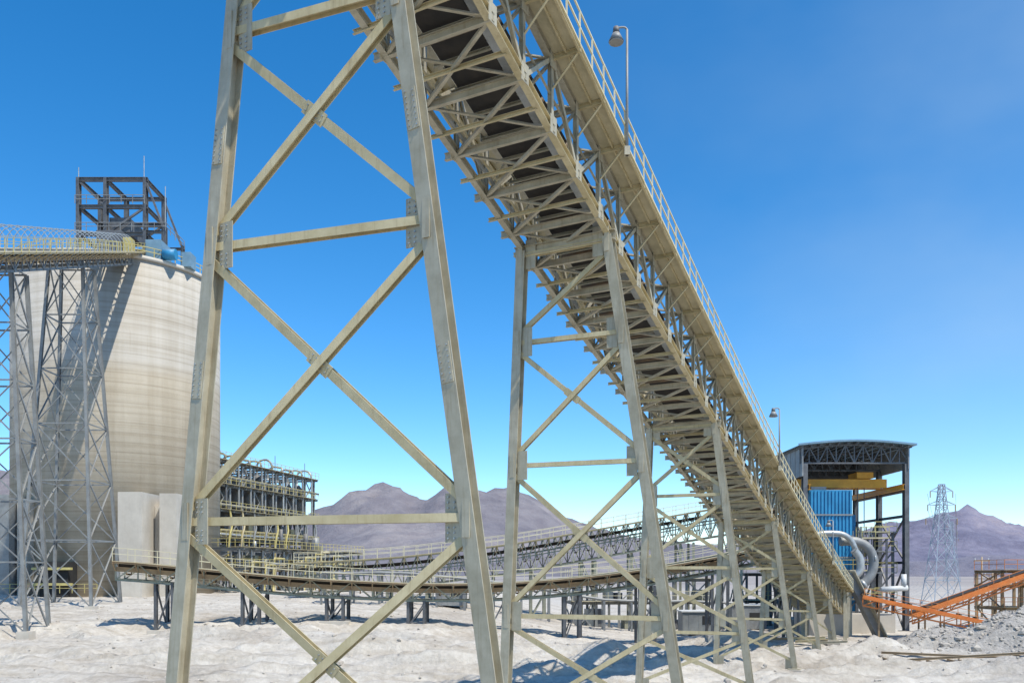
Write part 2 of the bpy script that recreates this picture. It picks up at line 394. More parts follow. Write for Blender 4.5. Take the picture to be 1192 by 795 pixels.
# ---------------------------------------------------------------- trestle bents
def trestle(lt,lb,rt,rb,zs,leg=.46,br=.28,bolts=False,single_first=False):
    mb=MB(); lt=V(lt);lb=V(lb);rt=V(rt);rb=V(rb)
    n=CD
    mb.beam(lb,lt,leg,leg*.95,'steel',up=n,sec='H',j=0); mb.beam(rb,rt,leg,leg*.95,'steel',up=n,sec='H',j=0)
    def Lp(z): return lb.lerp(lt,(z-lb.z)/(lt.z-lb.z))
    def Rp(z): return rb.lerp(rt,(z-rb.z)/(rt.z-rb.z))
    for z in zs[:-1]:
        a=Lp(z);b=Rp(z); mb.beam(a,b,br*.95,br,'steel_ochre',up=n,sec='H')
    for i,(z1,z0) in enumerate(zip(zs[:-1],zs[1:])):
        o=.33
        a=Lp(z1-o);b=Rp(z0+o);c=Rp(z1-o);d=Lp(z0+o)
        if not(i==0 and single_first): mb.beam(a-n*.02,b-n*.02,br,br*.8,'steel_ochre',up=n,sec='H')
        mb.beam(c+n*.02,d+n*.02,br,br*.8,'steel_ochre',up=n,sec='H')
        if not(i==0 and single_first):
            wt=(c-a).length;wb=(b-d).length
            mid=a.lerp(b,wt/(wt+wb)); dirx=(b-a).normalized()
            mb.beam(mid-dirx*.34-n*(br*.4+.03),mid+dirx*.34-n*(br*.4+.03),br*1.5,.02,'steel_ochre',up=n)
            if bolts:
                for q_ in(-.25,-.12,.12,.25):
                    for e_ in(-.07,.07):
                        pb=mid+dirx*q_+dirx.cross(n)*e_-n*(br*.4+.04); mb.cyl(pb,pb-n*.03,.02,'galv',6)
    xd=(rt-lt);xd.z=0;xd.normalize()
    for z in zs:
        for q,s_ in((Lp(z),1),(Rp(z),-1)):
            c=q+xd*s_*(leg*.5+.2)-n*.06
            mb.beam(c-UP*.55,c+UP*.55,.42,.025,'steel',up=n)
            if bolts:
                for bx in(-.12,.04):
                    for bz in (-.46,-.34,-.22,.22,.34,.46):
                        pb=c+xd*bx+UP*bz; mb.cyl(pb-n*.012,pb-n*.045,.022,'galv',6)
            mb.beam(q-UP*.45-n*(leg*.5),q+UP*.45-n*(leg*.5),leg*.5,.03,'steel',up=n)
    if bolts:
        for z in (10.2,4.6):
            for q,ax in((Lp(z),(lt-lb).normalized()),(Rp(z),(rt-rb).normalized())):
                c=q-n*(leg*.95/2+.012)
                mb.beam(c-ax*.45,c+ax*.45,leg*.8,.022,'steel',up=n)
                for bx in(-.1,.1):
                    for k in range(7):
                        pb=c+xd*bx+ax*(-.38+.127*k)-n*.01; mb.cyl(pb,pb-n*.03,.02,'galv',6)
    mb.beam(lt+UP*.0-xd*.3,rt+xd*.3,.3,.36,'steel',up=UP,sec='H')
    for p in(lb,rb):
        mb.beam(p-UP*.02,p+UP*.04,.8,.8,'steel',up=n)
        mb.beam(p-UP*1.0,p-UP*.02,1.1,1.1,'concrete',up=n)
    return mb.done('steel_trestle_tower')
y=7.5;p=mainpt(y);q=p+CR*W
trestle(p-UP*.2,p+V((-2,0,0))*1-UP*(p.z+6.3),q-UP*.2,q+V((2,-1,0))-UP*(q.z+6.3),[p.z-.3,15,8.5,1.2,-6.3])
trestle((-6.33,20.7,16.85),(-8.47,20.9,-6.3),(-3.02,19.15,16.85),(.08,19.0,-6.3),[16.8,12.95,7.8,1.2,-6.1],leg=.38,br=.21,bolts=True)
trestle((.4,33,12.25),(-.33,33.1,-6.4),(3.50,31.4,12.25),(6.38,31.2,-6.4),[12.1,8.75,4.05,-1.7,-6.2],leg=.37,br=.18,single_first=True)
def auto(y,dl,dr,zs,leg=.34,br=.17):
    p=mainpt(y);q=p+CR*W
    gz=G(p.x,p.y,False)+.3
    trestle(p-UP*.15,V((p.x-dl,p.y,gz)),q-UP*.15,V((q.x+dr,q.y,gz)),[p.z-.2]+zs+[gz+.2],leg,br)
auto(46,.6,1.9,[4.0,.2,-3.2])
auto(59,.4,1.4,[.2,-3.2],.32,.16)
auto(71,.3,.9,[-3.2],.3,.16)
auto(81,.2,.5,[],.3,.15)

mb=MB();p=mainpt(89)
for k in range(5):
    a=p+CD*(k*1.2-1)+CR*-.3; b_=p+CD*(k*1.2-1)+CR*(W+.3)
    for q in(a,b_): mb.beam((q.x,q.y,-7),(q.x,q.y,p.z+2.6),.2,.2,'steel',sec='H')
    mb.beam((a.x,a.y,p.z+2.6),(b_.x,b_.y,p.z+2.6),.2,.2,'steel',sec='H')
a=p+CD*3.5
mb.cyl(a-CR*-.4+UP*1.2,a+CR*(W-.4)+UP*1.2,.55,'rubber',18)
mb.box((p.x+1,p.y+2,-7),(p.x+5.5,p.y+7,-3.6),'concrete')
mb.box((p.x+1.5,p.y+2.6,-3.6),(p.x+4.8,p.y+6.2,-1.4),'steel_grey')
mb.done('conveyor_tail_station')

# ---------------------------------------------------------------- concrete silo
def silo_mat():
    global N,L,g
    m=bpy.data.materials.new('slipform_concrete');m.use_nodes=True;nt=m.node_tree;N=nt.nodes;L=nt.links
    b=N['Principled BSDF'];b.inputs['Roughness'].default_value=.9
    g=N.new('ShaderNodeNewGeometry')
    c=ramp(tex(.10,8,.6),[(.35,(.41,.375,.32)),(.65,(.50,.465,.405))])
    st=ramp(tex(.8,6,.6,sc=(1,1,.03)),[(.36,(.80,.77,.72)),(.58,(1,1,1))])
    c=mixc(.6,c,st,'MULTIPLY')
    hb=ramp(tex(1.0,5,.7,sc=(.02,.02,1.6)),[(.38,(.82,.80,.76)),(.55,(1,1,1))])
    c=mixc(.8,c,hb,'MULTIPLY')
    dr=ramp(tex(2.4,8,.7,sc=(1,1,.05)),[(.60,(1,1,1)),(.72,(.66,.60,.52))])
    c=mixc(.45,c,dr,'MULTIPLY')
    sp=N.new('ShaderNodeSeparateXYZ');L.new(g.outputs['Position'],sp.inputs[0])
    md=N.new('ShaderNodeMath');md.operation='PINGPONG';md.inputs[1].default_value=.625;L.new(sp.outputs['Z'],md.inputs[0])
    c=mixc(.55,c,ramp(md.outputs[0],[(.0,(.62,.6,.55)),(.10,(1,1,1))]),'MULTIPLY')
    mr=N.new('ShaderNodeMapRange');mr.inputs[1].default_value=27;mr.inputs[2].default_value=25;L.new(sp.outputs['Z'],mr.inputs[0])
    low=mixc(1.0,c,ramp(tex(.3,6,.6,sc=(1,1,.3)),[(.3,(.84,.78,.68)),(.7,(.96,.91,.82))]),'MULTIPLY')
    c=mixc(mr.outputs[0],c,low)
    L.new(c,b.inputs['Base Color'])
    bp=N.new('ShaderNodeBump');bp.inputs['Strength'].default_value=.6;bp.inputs['Distance'].default_value=.08
    L.new(tex(1.5,8,.7),bp.inputs['Height']);L.new(bp.outputs[0],b.inputs['Normal'])
    MATS['silo']=m
silo_mat()
SX,SY,SR,ST=-54.8,120,13.3,39.6
root=empty('concrete_silo')
mb=MB();mb.cyl((SX,SY,-5),(SX,SY,ST),SR,'silo',128)
mb.cyl((SX,SY,ST),(SX,SY,ST+.5),SR+.25,'concrete',96)
mb.done('shell',root)
mb=MB()
ring=[V((SX+(SR+.1)*math.cos(a),SY+(SR+.1)*math.sin(a),ST+.5)) for a in [2*math.pi*k/60 for k in range(61)]]
mb.rail(ring,'yellow',1.2,1.5,.08)
mb.done('roof_handrail',root)
mb=MB()
mb.box((-47.5,103.5,-4),(-44.6,109.5,9.6),'concrete')
mb.box((-43.3,105.5,-4),(-41.2,111.5,9.6),'concrete')
mb.box((-44.55,107.2,-4),(-43.35,111,8.2),'concrete')
mb.box((-66,105,-4),(-61.5,108.5,9.4),'steel_grey')
mb.box((-61.2,106.2,-4),(-60.0,109,9.0),'concrete')
mb.box((-57.5,104.5,-4),(-54,107.2,1.2),'pit')
for k in range(3): mb.box((-58.2,104,-3.6+1.9*k),(-53.4,104.4,-3.3+1.9*k),'yellow')
mb.rail([(-62,103.5,-2.6),(-50,103.5,-2.6)],'yellow',1.1,1.5,.06)
mb.done('base_walls',root)
mb=MB();z0=ST+.5
fx=[-57.0,-53.4,-48.2];fy=[113,119]
hh=11.6
for x in fx:
    for yy in fy: mb.beam((x,yy,z0),(x,yy,z0+hh),.5,.5,'steel_dark',sec='H')
for z in (z0+4.2,z0+7.8,z0+hh-.2):
    for yy in fy: mb.beam((fx[0]-.3,yy,z),(fx[2]+.3,yy,z),.4,.5,'steel_dark',sec='H')
    for x in fx: mb.beam((x,fy[0],z),(x,fy[1],z),.4,.45,'steel_dark',sec='H')
for yy in fy:
    mb.beam((fx[1],yy,z0+4.2),(fx[2],yy,z0+7.8),.25,.25,'steel_dark');mb.beam((fx[1],yy,z0+7.8),(fx[0],yy,z0+hh-.4),.25,.25,'steel_dark')
    mb.beam((fx[2],yy,z0+hh-.4),(fx[2]+2.6,yy,z0+4.5),.25,.25,'steel_dark')
    mb.beam((fx[2]+2.6,yy,z0),(fx[2]+2.6,yy,z0+5),.4,.4,'steel_dark',sec='H')
    mb.beam((fx[2],yy,z0+4.5),(fx[2]+2.6,yy,z0+4.5),.35,.35,'steel_dark',sec='H')
mb.box((-53.2,113.5,z0+4.5),(-50.5,118,z0+6.6),'steel_dark')
mb.cyl((-52.2,114,z0+3.0),(-52.2,119,z0+3.0),1.2,'steel_dark',16)
mb.rail([(-57.3,112.6,z0+4.5),(-45.4,112.6,z0+4.5),(-45.4,119,z0+4.5)],'steel_grey',1.1,1.5,.07)
mb.rail([(-57.3,112.6,z0+8.1),(-48.2,112.6,z0+8.1)],'steel_grey',1.1,1.5,.07)
for x,h in((-48.4,14.5),(-45.6,10.5),(-57,13)): mb.cyl((x,113,z0+4),(x,113,z0+h),.06,'galv',6)
mb.box((-47.2,110.6,z0),(-45.2,114,z0+2.6),'blue_pale');mb.cyl((-45,111,z0+.8),(-43.4,111,z0+.8),.7,'blue',12)
mb.box((-43.5,113,z0),(-42.3,115,z0+1.9),'blue_pale')
mb.box((-52.6,108.6,z0),(-49.4,111,z0+3.0),'steel_dark')
mb.box((-49.3,108.8,z0),(-48.3,110,z0+2.2),'yellow')
mb.done('head_frame_and_drives',root)

pts=[]
for i in range(46):
    yy=35+1.68*i; pts.append((-41.7-.198*(yy-70)-1.6,yy,24.7+.372*(yy-70)*1.0))
gallery('silo_feed_conveyor',pts,3.0,1.5,False,ms='steel_grey',mo='steel_ochre',mrail='yellow',walk=(1,1),wl=1.1,cover='brown',hoops=True)
def tower4(cx,cy,top,gz,wt,wb,dt,db,name='lattice_trestle_tower',mm='steel_grey',n=6,leg=.28):
    mb=MB()
    def C(z,sx,sy):
        t=(z-gz)/(top-gz); return V((cx+sx*(wb+(wt-wb)*t)/2,cy+sy*(db+(dt-db)*t)/2,z))
    zs=[gz+(top-gz)*(i/n)**.92 for i in range(n+1)]
    for sx,sy in((-1,-1),(1,-1),(1,1),(-1,1)):
        mb.beam(C(gz,sx,sy),C(top,sx,sy),leg,leg,mm,up=V((0,1,0)),sec='H')
        p=C(gz,sx,sy); mb.beam(p-UP*1,p+UP*.15,1,1,'concrete',up=V((0,1,0)))
    cs=[(-1,-1),(1,-1),(1,1),(-1,1)]
    for a,b_ in zip(cs,cs[1:]+cs[:1]):
        for z in zs[1:]: mb.beam(C(z,*a),C(z,*b_),.13,.13,mm,sec='L')
        for z0_,z1_ in zip(zs[:-1],zs[1:]):
            mb.beam(C(z0_,*a),C(z1_,*b_),.12,.12,mm,sec='L');mb.beam(C(z0_,*b_),C(z1_,*a),.12,.12,mm,sec='L')
    return mb.done(name)
tower4(-45.6,89,31.6,-3.6,3.4,7.2,2.4,6.5)
tower4(-41.9,70,24.5,-4.9,3.4,6.5,2.2,3.4)
tower4(-37,47,16,-6.3,3.4,6.0,2.2,4)

# ---------------------------------------------------------------- process plant frame
def steel_frame(mb,L_,D,levels,nx_,ny_,mc='steel_dark',mr_='yellow',brace=True,z0=-.5,rails=True,rr=.055):
    X=[L_*i/nx_ for i in range(nx_+1)];Yy=[D*i/ny_ for i in range(ny_+1)]
    top=levels[-1]
    for x in X:
        for yv in Yy: mb.beam((x,yv,z0),(x,yv,top),.3,.3,mc,sec='H')
    for z in levels:
        for yv in Yy: mb.beam((-.3,yv,z),(L_+.3,yv,z),.25,.34,mc,sec='H')
        for x in X: mb.beam((x,-.8,z),(x,D+.3,z),.22,.3,mc,sec='H')
        mb.box((-.3,-.9,z+.2),(L_+.3,1.4,z+.25),'grating')
        if rails:
            mb.rail([(-.3,-.9,z+.25),(L_+.3,-.9,z+.25)],mr_,1.1,1.4,rr)
            mb.rail([(-.3,-.9,z+.25),(-.3,D,z+.25)],mr_,1.1,1.4,rr)
    if brace:
        lv=[z0]+levels
        for k,(a,b_) in enumerate(zip(lv[:-1],lv[1:])):
            for i in range(nx_):
                if (i+k)%3==0:
                    mb.beam((X[i],0,a),(X[i+1],0,b_),.14,.14,mc);mb.beam((X[i+1],0,a),(X[i],0,b_),.14,.14,mc)
            mb.beam((0,0,a),(0,D/ny_,b_),.14,.14,mc);mb.beam((0,D,a),(0,D-D/ny_,b_),.14,.14,mc)
def place(o,origin,dx):
    d=V((dx[0],dx[1],0)).normalized(); o.location=origin; o.rotation_euler=(0,0,math.atan2(d.y,d.x))
mb=MB()
steel_frame(mb,31,10,[4,8,12.2,16.0,19.6],9,2,'steel_grey')
for i in range(9):
    x=1.7+3.44*i; tz=random.uniform(-.5,.7)
    mb.cyl((x,2.4,12.6),(x,2.4,17.6+tz),1.05,'steel_dark',14);mb.cyl((x,2.4,17.6+tz),(x,2.4,18.6+tz),1.05,'steel_dark',14,r1=.4)
    mb.cyl((x,2.4,9.8),(x,2.4,12.6),.45,'steel_dark',12,r1=1.05)
    mb.tube([(x,2.4,18.6),(x,2.4,20.4+tz),(x,1.5,21.1+tz),(x,.3,21.0+tz),(x,-.4,20.0),(x,-.5,15),(x,-.5,12.9)],.17,random.choice(['steel_grey','galv','steel_dark']),8)
    mb.tube([(x+.8,-.6,12.4),(x+.8,-1.0,10),(x+.2,-1,8.4),(x+.2,-.6,4.4)],.16,random.choice(['steel_ochre','steel_grey','yellow']),8)
    mb.box((x-1.2,1.2,8.6),(x+random.uniform(.2,1.2),3.4,8.6+random.uniform(1.2,2.8)),random.choice(['steel_grey','steel_dark','steel_ochre']))
    if i%2: mb.box((x-1,2,4.3),(x+1.1,5,7.2),'steel_grey')
    else: mb.cyl((x,3,4.3),(x,3,7.4),1.1,'steel_dark',12)
    if i%3==1: mb.beam((x,-.9,19.6),(x,-.9,22.2),.08,.08,'steel_grey')
for z,mm,r_ in((13.0,'steel_grey',.2),(9.2,'steel_ochre',.16),(8.6,'galv',.2),(3.2,'steel_ochre',.22),(17.2,'steel_grey',.16)): mb.cyl((-.5,-.7,z),(31.5,-.7,z),r_,mm,8)
for z in(8.35,4.3,12.5): mb.box((2,5,z),(29,9,z+2.9),'steel_dark')
o=mb.done('flotation_pipe_rack_building');place(o,(-44,128,-3),(8,32))
mb=MB()
steel_frame(mb,40,7,[3.4,6.2],13,1,'steel_grey')
for i in range(36):
    x=.6+1.1*i; hh=random.uniform(1.0,3.2); zz=random.choice([0,3.65,3.65,6.4])
    mm=random.choice(['galv','steel_grey','steel_dark','steel_olive','steel_ochre','steel_dark'])
    if random.random()<.45:
        yv=random.uniform(0,4); mb.cyl((x,yv,zz),(x,yv,zz+hh),random.uniform(.2,.6),mm,10)
    else: mb.box((x,.5,zz),(x+random.uniform(.5,1.4),2.5,zz+hh*.7),mm)
for k in range(20):
    x=random.uniform(1,36);z=random.uniform(.5,6)
    mb.tube([(x,-.6,0),(x,-.8,z),(x+.6,-.8,z+.3),(x+3,-.8,z+.3),(x+3.4,1,z+.3)],random.uniform(.06,.16),random.choice(['galv','steel_ochre','steel_grey','yellow']),8)
o=mb.done('pump_and_valve_platform');place(o,(-37.5,118,-3),(11,45))

# ---------------------------------------------------------------- long mid-ground conveyors
za=[(-34,-.5),(-27,-1.2),(-18,-2.1),(-8,-2.6),(0,-2.5),(8,-1.8),(16,-.6),(26,1.4)]
pts=[(x,74+.16*(x+28),smooth_interp(za,x,3)) for x in lin(-33,27,1.7)]
r,PA=gallery('overland_conveyor',pts,2.6,1.4,False,ms='steel_olive',mo='brown',mrail='rail_pale',walk=(1,1),wl=.9,cover='brown',rr_=.04)
for i in range(2,len(pts)-1,4):
    p=V(pts[i]);mb=MB();gz=G(p.x,p.y-2)-.3
    for o in(0,2.4):
        mb.beam((p.x,p.y-o,gz),(p.x,p.y-o,p.z),.25,.25,'steel_dark',sec='H')
        mb.beam((p.x+1.4,p.y-o,gz),(p.x+1.4,p.y-o,p.z),.25,.25,'steel_dark',sec='H')
        mb.beam((p.x,p.y-o,gz+.3),(p.x+1.4,p.y-o,p.z-.2),.12,.12,'steel_dark')
    mb.beam((p.x,p.y,gz+.3),(p.x,p.y-2.4,p.z-.2),.12,.12,'steel_dark')
    mb.box((p.x-.5,p.y-3,gz-.6),(p.x+1.9,p.y+.5,gz+.35),'concrete')
    mb.done('conveyor_support_frame')
zb=[(-26,-2.6),(-14,-1.9),(0,-.2),(12,2.0),(24,4.2),(32,5.4)]
pts=[(x,104+.15*x,smooth_interp(zb,x,3)) for x in lin(-25,34,1.5)]
gallery('elevated_truss_conveyor',pts,3.4,3.4,False,ms='steel_olive',mo='steel_ochre',mrail='rail_pale',walk=(1,1),wl=1.1,mid=True)
for i in range(2,len(pts)-1,4):
    p=V(pts[i]);mb=MB();gz=G(p.x,p.y)-.5
    for o in(0,3.0):
        for e in (0,1.6):
            mb.beam((p.x+e,p.y-o,gz),(p.x+e,p.y-o,p.z),.28,.28,'steel_olive',sec='H')
        if p.z-gz>2.5:
            mb.beam((p.x,p.y-o,gz),(p.x+1.6,p.y-o,(gz+p.z)/2),.13,.13,'steel_olive');mb.beam((p.x+1.6,p.y-o,(gz+p.z)/2),(p.x,p.y-o,p.z),.13,.13,'steel_olive')
    mb.done('conveyor_support_frame')
mb=MB()
for i in range(16):
    x=-20+3.0*i; yy=92+.1*x; gz=G(x,yy)
    mb.beam((x,yy,gz),(x,yy,gz+3.2),.2,.2,'steel_grey',sec='H');mb.beam((x,yy+2,gz),(x,yy+2,gz+3.2),.2,.2,'steel_grey',sec='H');mb.beam((x,yy,gz+3.1),(x,yy+2,gz+3.1),.2,.2,'steel_grey')
    if i<15:
        g2=G(x+3,92+.1*(x+3))
        for k,(mm,rr) in enumerate((('steel_grey',.14),('steel_ochre',.12),('steel_grey',.12),('galv',.08))):
            mb.cyl((x,yy+.3+.45*k,gz+3.35),(x+3,yy+.6+.45*k,g2+3.35),rr,mm,8,caps=False)
mb.done('pipe_rack')
mb=MB();steel_frame(mb,16,5,[3.0,5.6],6,1,'steel_grey','rail_pale')
for i in range(14):
    x=.6+1.1*i;h_=random.uniform(.8,2.4);zz=random.choice([0,3.25])
    mb.box((x,.4,zz),(x+random.uniform(.5,1.0),2.2,zz+h_),random.choice(['steel_grey','galv','steel_olive','steel_dark','steel_grey']))
o=mb.done('transfer_station');place(o,(7,98,-6.6),(1,.12))

def cabin(x,y,w,d,h,m1):
    mb=MB();z=G(x+w/2,y+d/2)-.1
    mb.box((x,y,z+.3),(x+w,y+d,z+h),m1);mb.box((x-.15,y-.15,z+h),(x+w+.15,y+d+.15,z+h+.12),'white')
    mb.box((x+w*.15,y-.03,z+.35),(x+w*.35,y-.005,z+2.3),'steel_grey');mb.box((x+w*.5,y-.03,z+1.3),(x+w*.8,y-.005,z+2.2),'pit')
    for k in range(int(w/.5)): mb.box((x+.1+k*.5,y-.02,z+.35),(x+.16+k*.5,y-.0,z+h-.1),m1)
    for q in(0,1): mb.box((x+.2+q*(w-.8),y+.2,z-.5),(x+.6+q*(w-.8),y+d-.2,z+.3),'concrete')
    mb.done('electrical_cabin')
cabin(17.5,88,4.0,2.6,2.6,'steel_grey');cabin(-8,92,3,2.4,2.5,'steel_grey');cabin(25.5,99.5,4,2.6,3,'steel_grey')
mb=MB()
for k in range(14):
    x=27+.75*k;y=62-.08*k;z=G(x,y)
    mb.beam((x,y-1,z+.25),(x+.2,y+1,z+.25),.1,.14,'brown')
for q in(-.8,.8):
    za_=G(27,62+q)+.42;zb_=G(36.8,61+q)+.42
    mb.beam((27,62+q,za_),(36.8,61+q,zb_),.12,.18,'brown',sec='H')
mb.done('idler_frame_stack')
mb=MB()
for k in range(9):
    x=22+random.uniform(-3,6);y=78+random.uniform(-3,3);z=G(x,y)
    mb.beam((x,y,z+.2),(x+random.uniform(1,4),y+random.uniform(-1,1),z+.3),.2,.2,random.choice(['steel','steel_ochre','brown']),sec='H')
mb.done('scrap_steel_pile')

# ---------------------------------------------------------------- crane shed (right)
root=empty('crane_shed_building')
mb=MB();x0,x1,y0,y1=32.2,44.3,96,110;bz=-7.2;ez=12.0;AR=.45
for yy in(y0,y0+7,y1):
    for x in(x0+.5,x1-.3):
        mb.beam((x,yy,bz),(x,yy,ez),.5,.7,'steel_dark',up=V((0,1,0)),sec='H')
        mb.beam((x-.0,yy,bz),(x,yy,bz+.6),1.2,1.2,'concrete',up=V((0,1,0)))
    prev=None;prevb=None
    for k in range(13):
        t=k/12;x=x0+(x1-x0)*t;zt=ez+1.7+AR*math.sin(math.pi*t);p=V((x,yy,zt));pb=V((x,yy,ez+.1))
        if prev is not None:
            mb.beam(prev,p,.2,.2,'steel_dark');mb.beam(prevb,pb,.18,.18,'steel_dark');mb.beam(prevb if k%2 else prev,p if k%2 else pb,.12,.12,'steel_dark')
        mb.beam(p,pb,.12,.12,'steel_dark');prev=p;prevb=pb
for k in range(13):
    t=k/12;x=x0+(x1-x0)*t;zt=ez+1.7+AR*math.sin(math.pi*t); mb.beam((x,y0-.8,zt+.12),(x,y1+.8,zt+.12),.12,.2,'steel_dark')
for x in(x0+.5,x1-.3):
    for z in(6.2,1.0,9): mb.beam((x,y0,z),(x,y1,z),.3,.3,'steel_dark',sec='H')
    for ya,yb in((y0,y0+7),(y0+7,y1)):
        mb.beam((x,ya,1),(x,yb,6.2),.18,.18,'steel_dark');mb.beam((x,yb,1),(x,ya,6.2),.18,.18,'steel_dark');mb.beam((x,ya,-7),(x,yb,1),.18,.18,'steel_dark');mb.beam((x,yb,-7),(x,ya,1),.18,.18,'steel_dark')
mb.done('steel_frame',root)
mb=MB();pp=None
for k in range(49):
    t=k/48;x=x0-.5+(x1-x0+1)*t;zt=ez+1.95+AR*math.sin(math.pi*t)+(.05 if k%2 else 0)
    if pp: mb.quad((pp[0],y0-1,pp[1]),(x,y0-1,zt),(x,y1+1,zt),(pp[0],y1+1,pp[1]),'blue_pale')
    pp=(x,zt)
for yy in (y0-1.0,y1+1.0):
    pp=None
    for k in range(13):
        t=k/12;x=x0-.5+(x1-x0+1)*t;zt=ez+2.05+AR*math.sin(math.pi*t)
        if pp: mb.beam(pp,(x,yy,zt),.1,.22,'blue_pale')
        pp=(x,yy,zt)
for k in range(20):
    mb.box((x1-.25,y0-.5+k*.78,ez-.6),(x1-.1+(.04 if k%2 else 0),y0+.28+k*.78,ez+1.9),'steel_grey')
    mb.box((x0+.05-(.04 if k%2 else 0),y0-.5+k*.78,ez-1.4),(x0+.2,y0+.28+k*.78,ez+1.9),'steel_grey')
for k in range(24):
    mb.box((x0+.3+.5*k,y1+.5+(.04 if k%2 else 0),ez-1.0),(x0+.8+.5*k,y1+.62,ez+2.3),'steel_dark')
mb.done('roof_cladding',root)
mb=MB()
for x in(x0+.9,x1-.8): mb.beam((x,y0-.5,9.4),(x,y1,9.4),.35,.6,'crane_orange',sec='H')
mb.beam((x0+.9,100,10.2),(x1-.8,100,10.2),.6,1.0,'crane_orange');mb.beam((x0+.9,101.8,10.2),(x1-.8,101.8,10.2),.6,1.0,'crane_orange')
mb.box((40,99.6,10.8),(41.9,102.2,11.5),'crane_orange')
for x in(40.6,41.4): mb.cyl((x,101,10),(x,101,2.5),.05,'steel_dark',6)
mb.box((40.5,100.6,1.7),(41.5,101.4,2.6),'yellow')
mb.done('overhead_crane',root)
mb=MB()
bx0,bx1,by=33.6,38.4,97.0
mb.box((bx0,by,-1.0),(bx1,by+5,9.2),'blue')
for k in range(12): mb.box((bx0+.1+k*.4,by-.12,-.9),(bx0+.26+k*.4,by,9.1),'blue')
for z in(1.5,3.9,6.3): mb.box((bx0-.05,by-.2,z),(bx1+.05,by-.12,z+.18),'steel_grey')
mb.box((bx0+.3,by+.3,9.2),(bx0+2,by+3,9.6),'steel_grey')
mb.box((38.8,103,-6),(41.2,106,6.8),'blue')
mb.box((38.6,106,-2),(43.4,109,5.0),'steel_dark')
o=mb.done('crusher_housing',root)
mb=MB()
for z,xa,xb in((.2,31.8,40.2),(-3,33,41),(3.8,38.8,41.8)):
    mb.box((xa,95.2,z-.15),(xb,96.8,z),'grating')
    mb.rail([(xa,95.2,z),(xb,95.2,z)],'yellow',1.1,1.2,.06);mb.rail([(xa,95.2,z),(xa,96.8,z)],'yellow',1.1,1.2,.06)
    for x in lin(xa+.2,xb-.2,2.6): mb.beam((x,95.4,-7.2),(x,95.4,z),.22,.22,'steel_dark',sec='H')
    for x in lin(xa+.2,xb-2.8,2.6): mb.beam((x,95.5,z-3.4),(x+2.6,95.5,z-.2),.1,.1,'steel_dark')
for x in(40.9,43.0):
    for yy in(97,102): mb.beam((x,yy,-7),(x,yy,4.5),.3,.3,'steel_dark',sec='H')
for z in(-3,-.2,2.2,4.4):
    mb.box((40.8,96.6,z),(43.3,102,z+.12),'steel_grey');mb.rail([(40.8,96.6,z+.1),(43.3,96.6,z+.1)],'yellow',1.1,1.2,.06)
    mb.beam((40.9,97,z-2.4),(43.0,97,z),.15,.15,'steel_dark')
for k in range(9): mb.cyl((38.7+.3*k,97.5,-1+.4*(k%3)),(38.7+.3*k,97.5,4.6+.5*(k%2)),.08,random.choice(['galv','steel_grey','steel_dark']),6)
mb.box((36.5,93,-7.2),(41.5,100,-4.6),'concrete');mb.box((31.5,97,-7.2),(36,103,-5.4),'concrete')
mb.done('platforms',root)
mb=MB()
q=lambda px,py,Y=92.5: ((px-596)*Y/1000,Y,(665-py)*Y/1000)
mb.tube([q(938,642),q(941,628),q(955,621),q(978,621),q(990,628),q(996,640)],.30,'galv',12,5)
mb.tube([q(978,630,93.5),q(996,630,93.5),q(1010,637,93.5),q(1017,652,93.5),q(1014,668,93.5),q(1004,680,93.5),q(990,683,93.5)],.50,'steel_grey',14,5)
mb.tube([q(994,640,91),q(1001,650,91),q(1001,664,91),q(994,672,91)],.4,'galv',12,5)
mb.tube([q(972,692,91),q(990,690,91),q(1003,683,91)],.38,'steel_grey',12,4)
mb.cyl(q(1025,686,92),q(1056,684,92),.3,'white',12);mb.cyl(q(1052,684,92),q(1052,668,92),.28,'white',12)
for a_,b_ in ((q(1016,650,93.5),q(1018,650,93.5)),(q(1003,681,93.5),q(1006,679,93.5))): mb.cyl(a_,b_,.58,'galv',14)
mb.beam(q(988,668,90),q(1028,748,90),1.2,.9,'steel_grey',sec='box');mb.beam(q(992,664,89.3),q(1032,744,89.3),1.4,.1,'steel',sec='box')
mb.done('dust_collector_ducts',root)
mb=MB();steel_frame(mb,9,6,[3.0,6.4],3,1,'steel_dark');o=mb.done('access_platform_tower',None);place(o,(29.5,108,-6.8),(1,0))

def orange(a,b_,name='orange_conveyor'):
    mb=MB();a=V(a);b_=V(b_);d=(b_-a);d.z=0;d.normalize();c=V((d.y,-d.x,0));n=int((b_-a).length/1.5)
    for o in(0,1.5):
        mb.beam(a+c*o,b_+c*o,.15,.42,'orange');mb.beam(a+c*o-UP*.9,b_+c*o-UP*.9,.12,.16,'orange')
        for k in range(n):
            p=a.lerp(b_,k/n)+c*o;q_=a.lerp(b_,(k+1)/n)+c*o
            mb.beam(p,p-UP*.9,.09,.09,'orange');mb.beam(p-UP*.9,q_,.07,.07,'orange')
    for k in range(n):
        p=a.lerp(b_,k/n); mb.cyl(p+UP*.25,p+c*1.5+UP*.25,.1,'roller',8)
    mb.beam(a+c*.75+UP*.36,b_+c*.75+UP*.36,1.2,.04,'rubber')
    mb.beam(a+c*2.1-UP*.1,b_+c*2.1-UP*.1,.8,.05,'orange');mb.rail([a+c*2.5-UP*.1,b_+c*2.5-UP*.1],'orange',1.0,1.8,.045)
    for k in range(1,n,4):
        for o in(0,1.5):
            p=a.lerp(b_,k/n)+c*o; gz=G(p.x,p.y,False)-.3
            if p.z-gz>1.2: mb.beam((p.x,p.y,gz),p-UP*.9,.18,.18,'brown',sec='H')
    mb.done(name)
orange((36.5,90,-2.6),(62,84,-8.3))
orange((44.5,97,-4.9),(70,97,4.2))
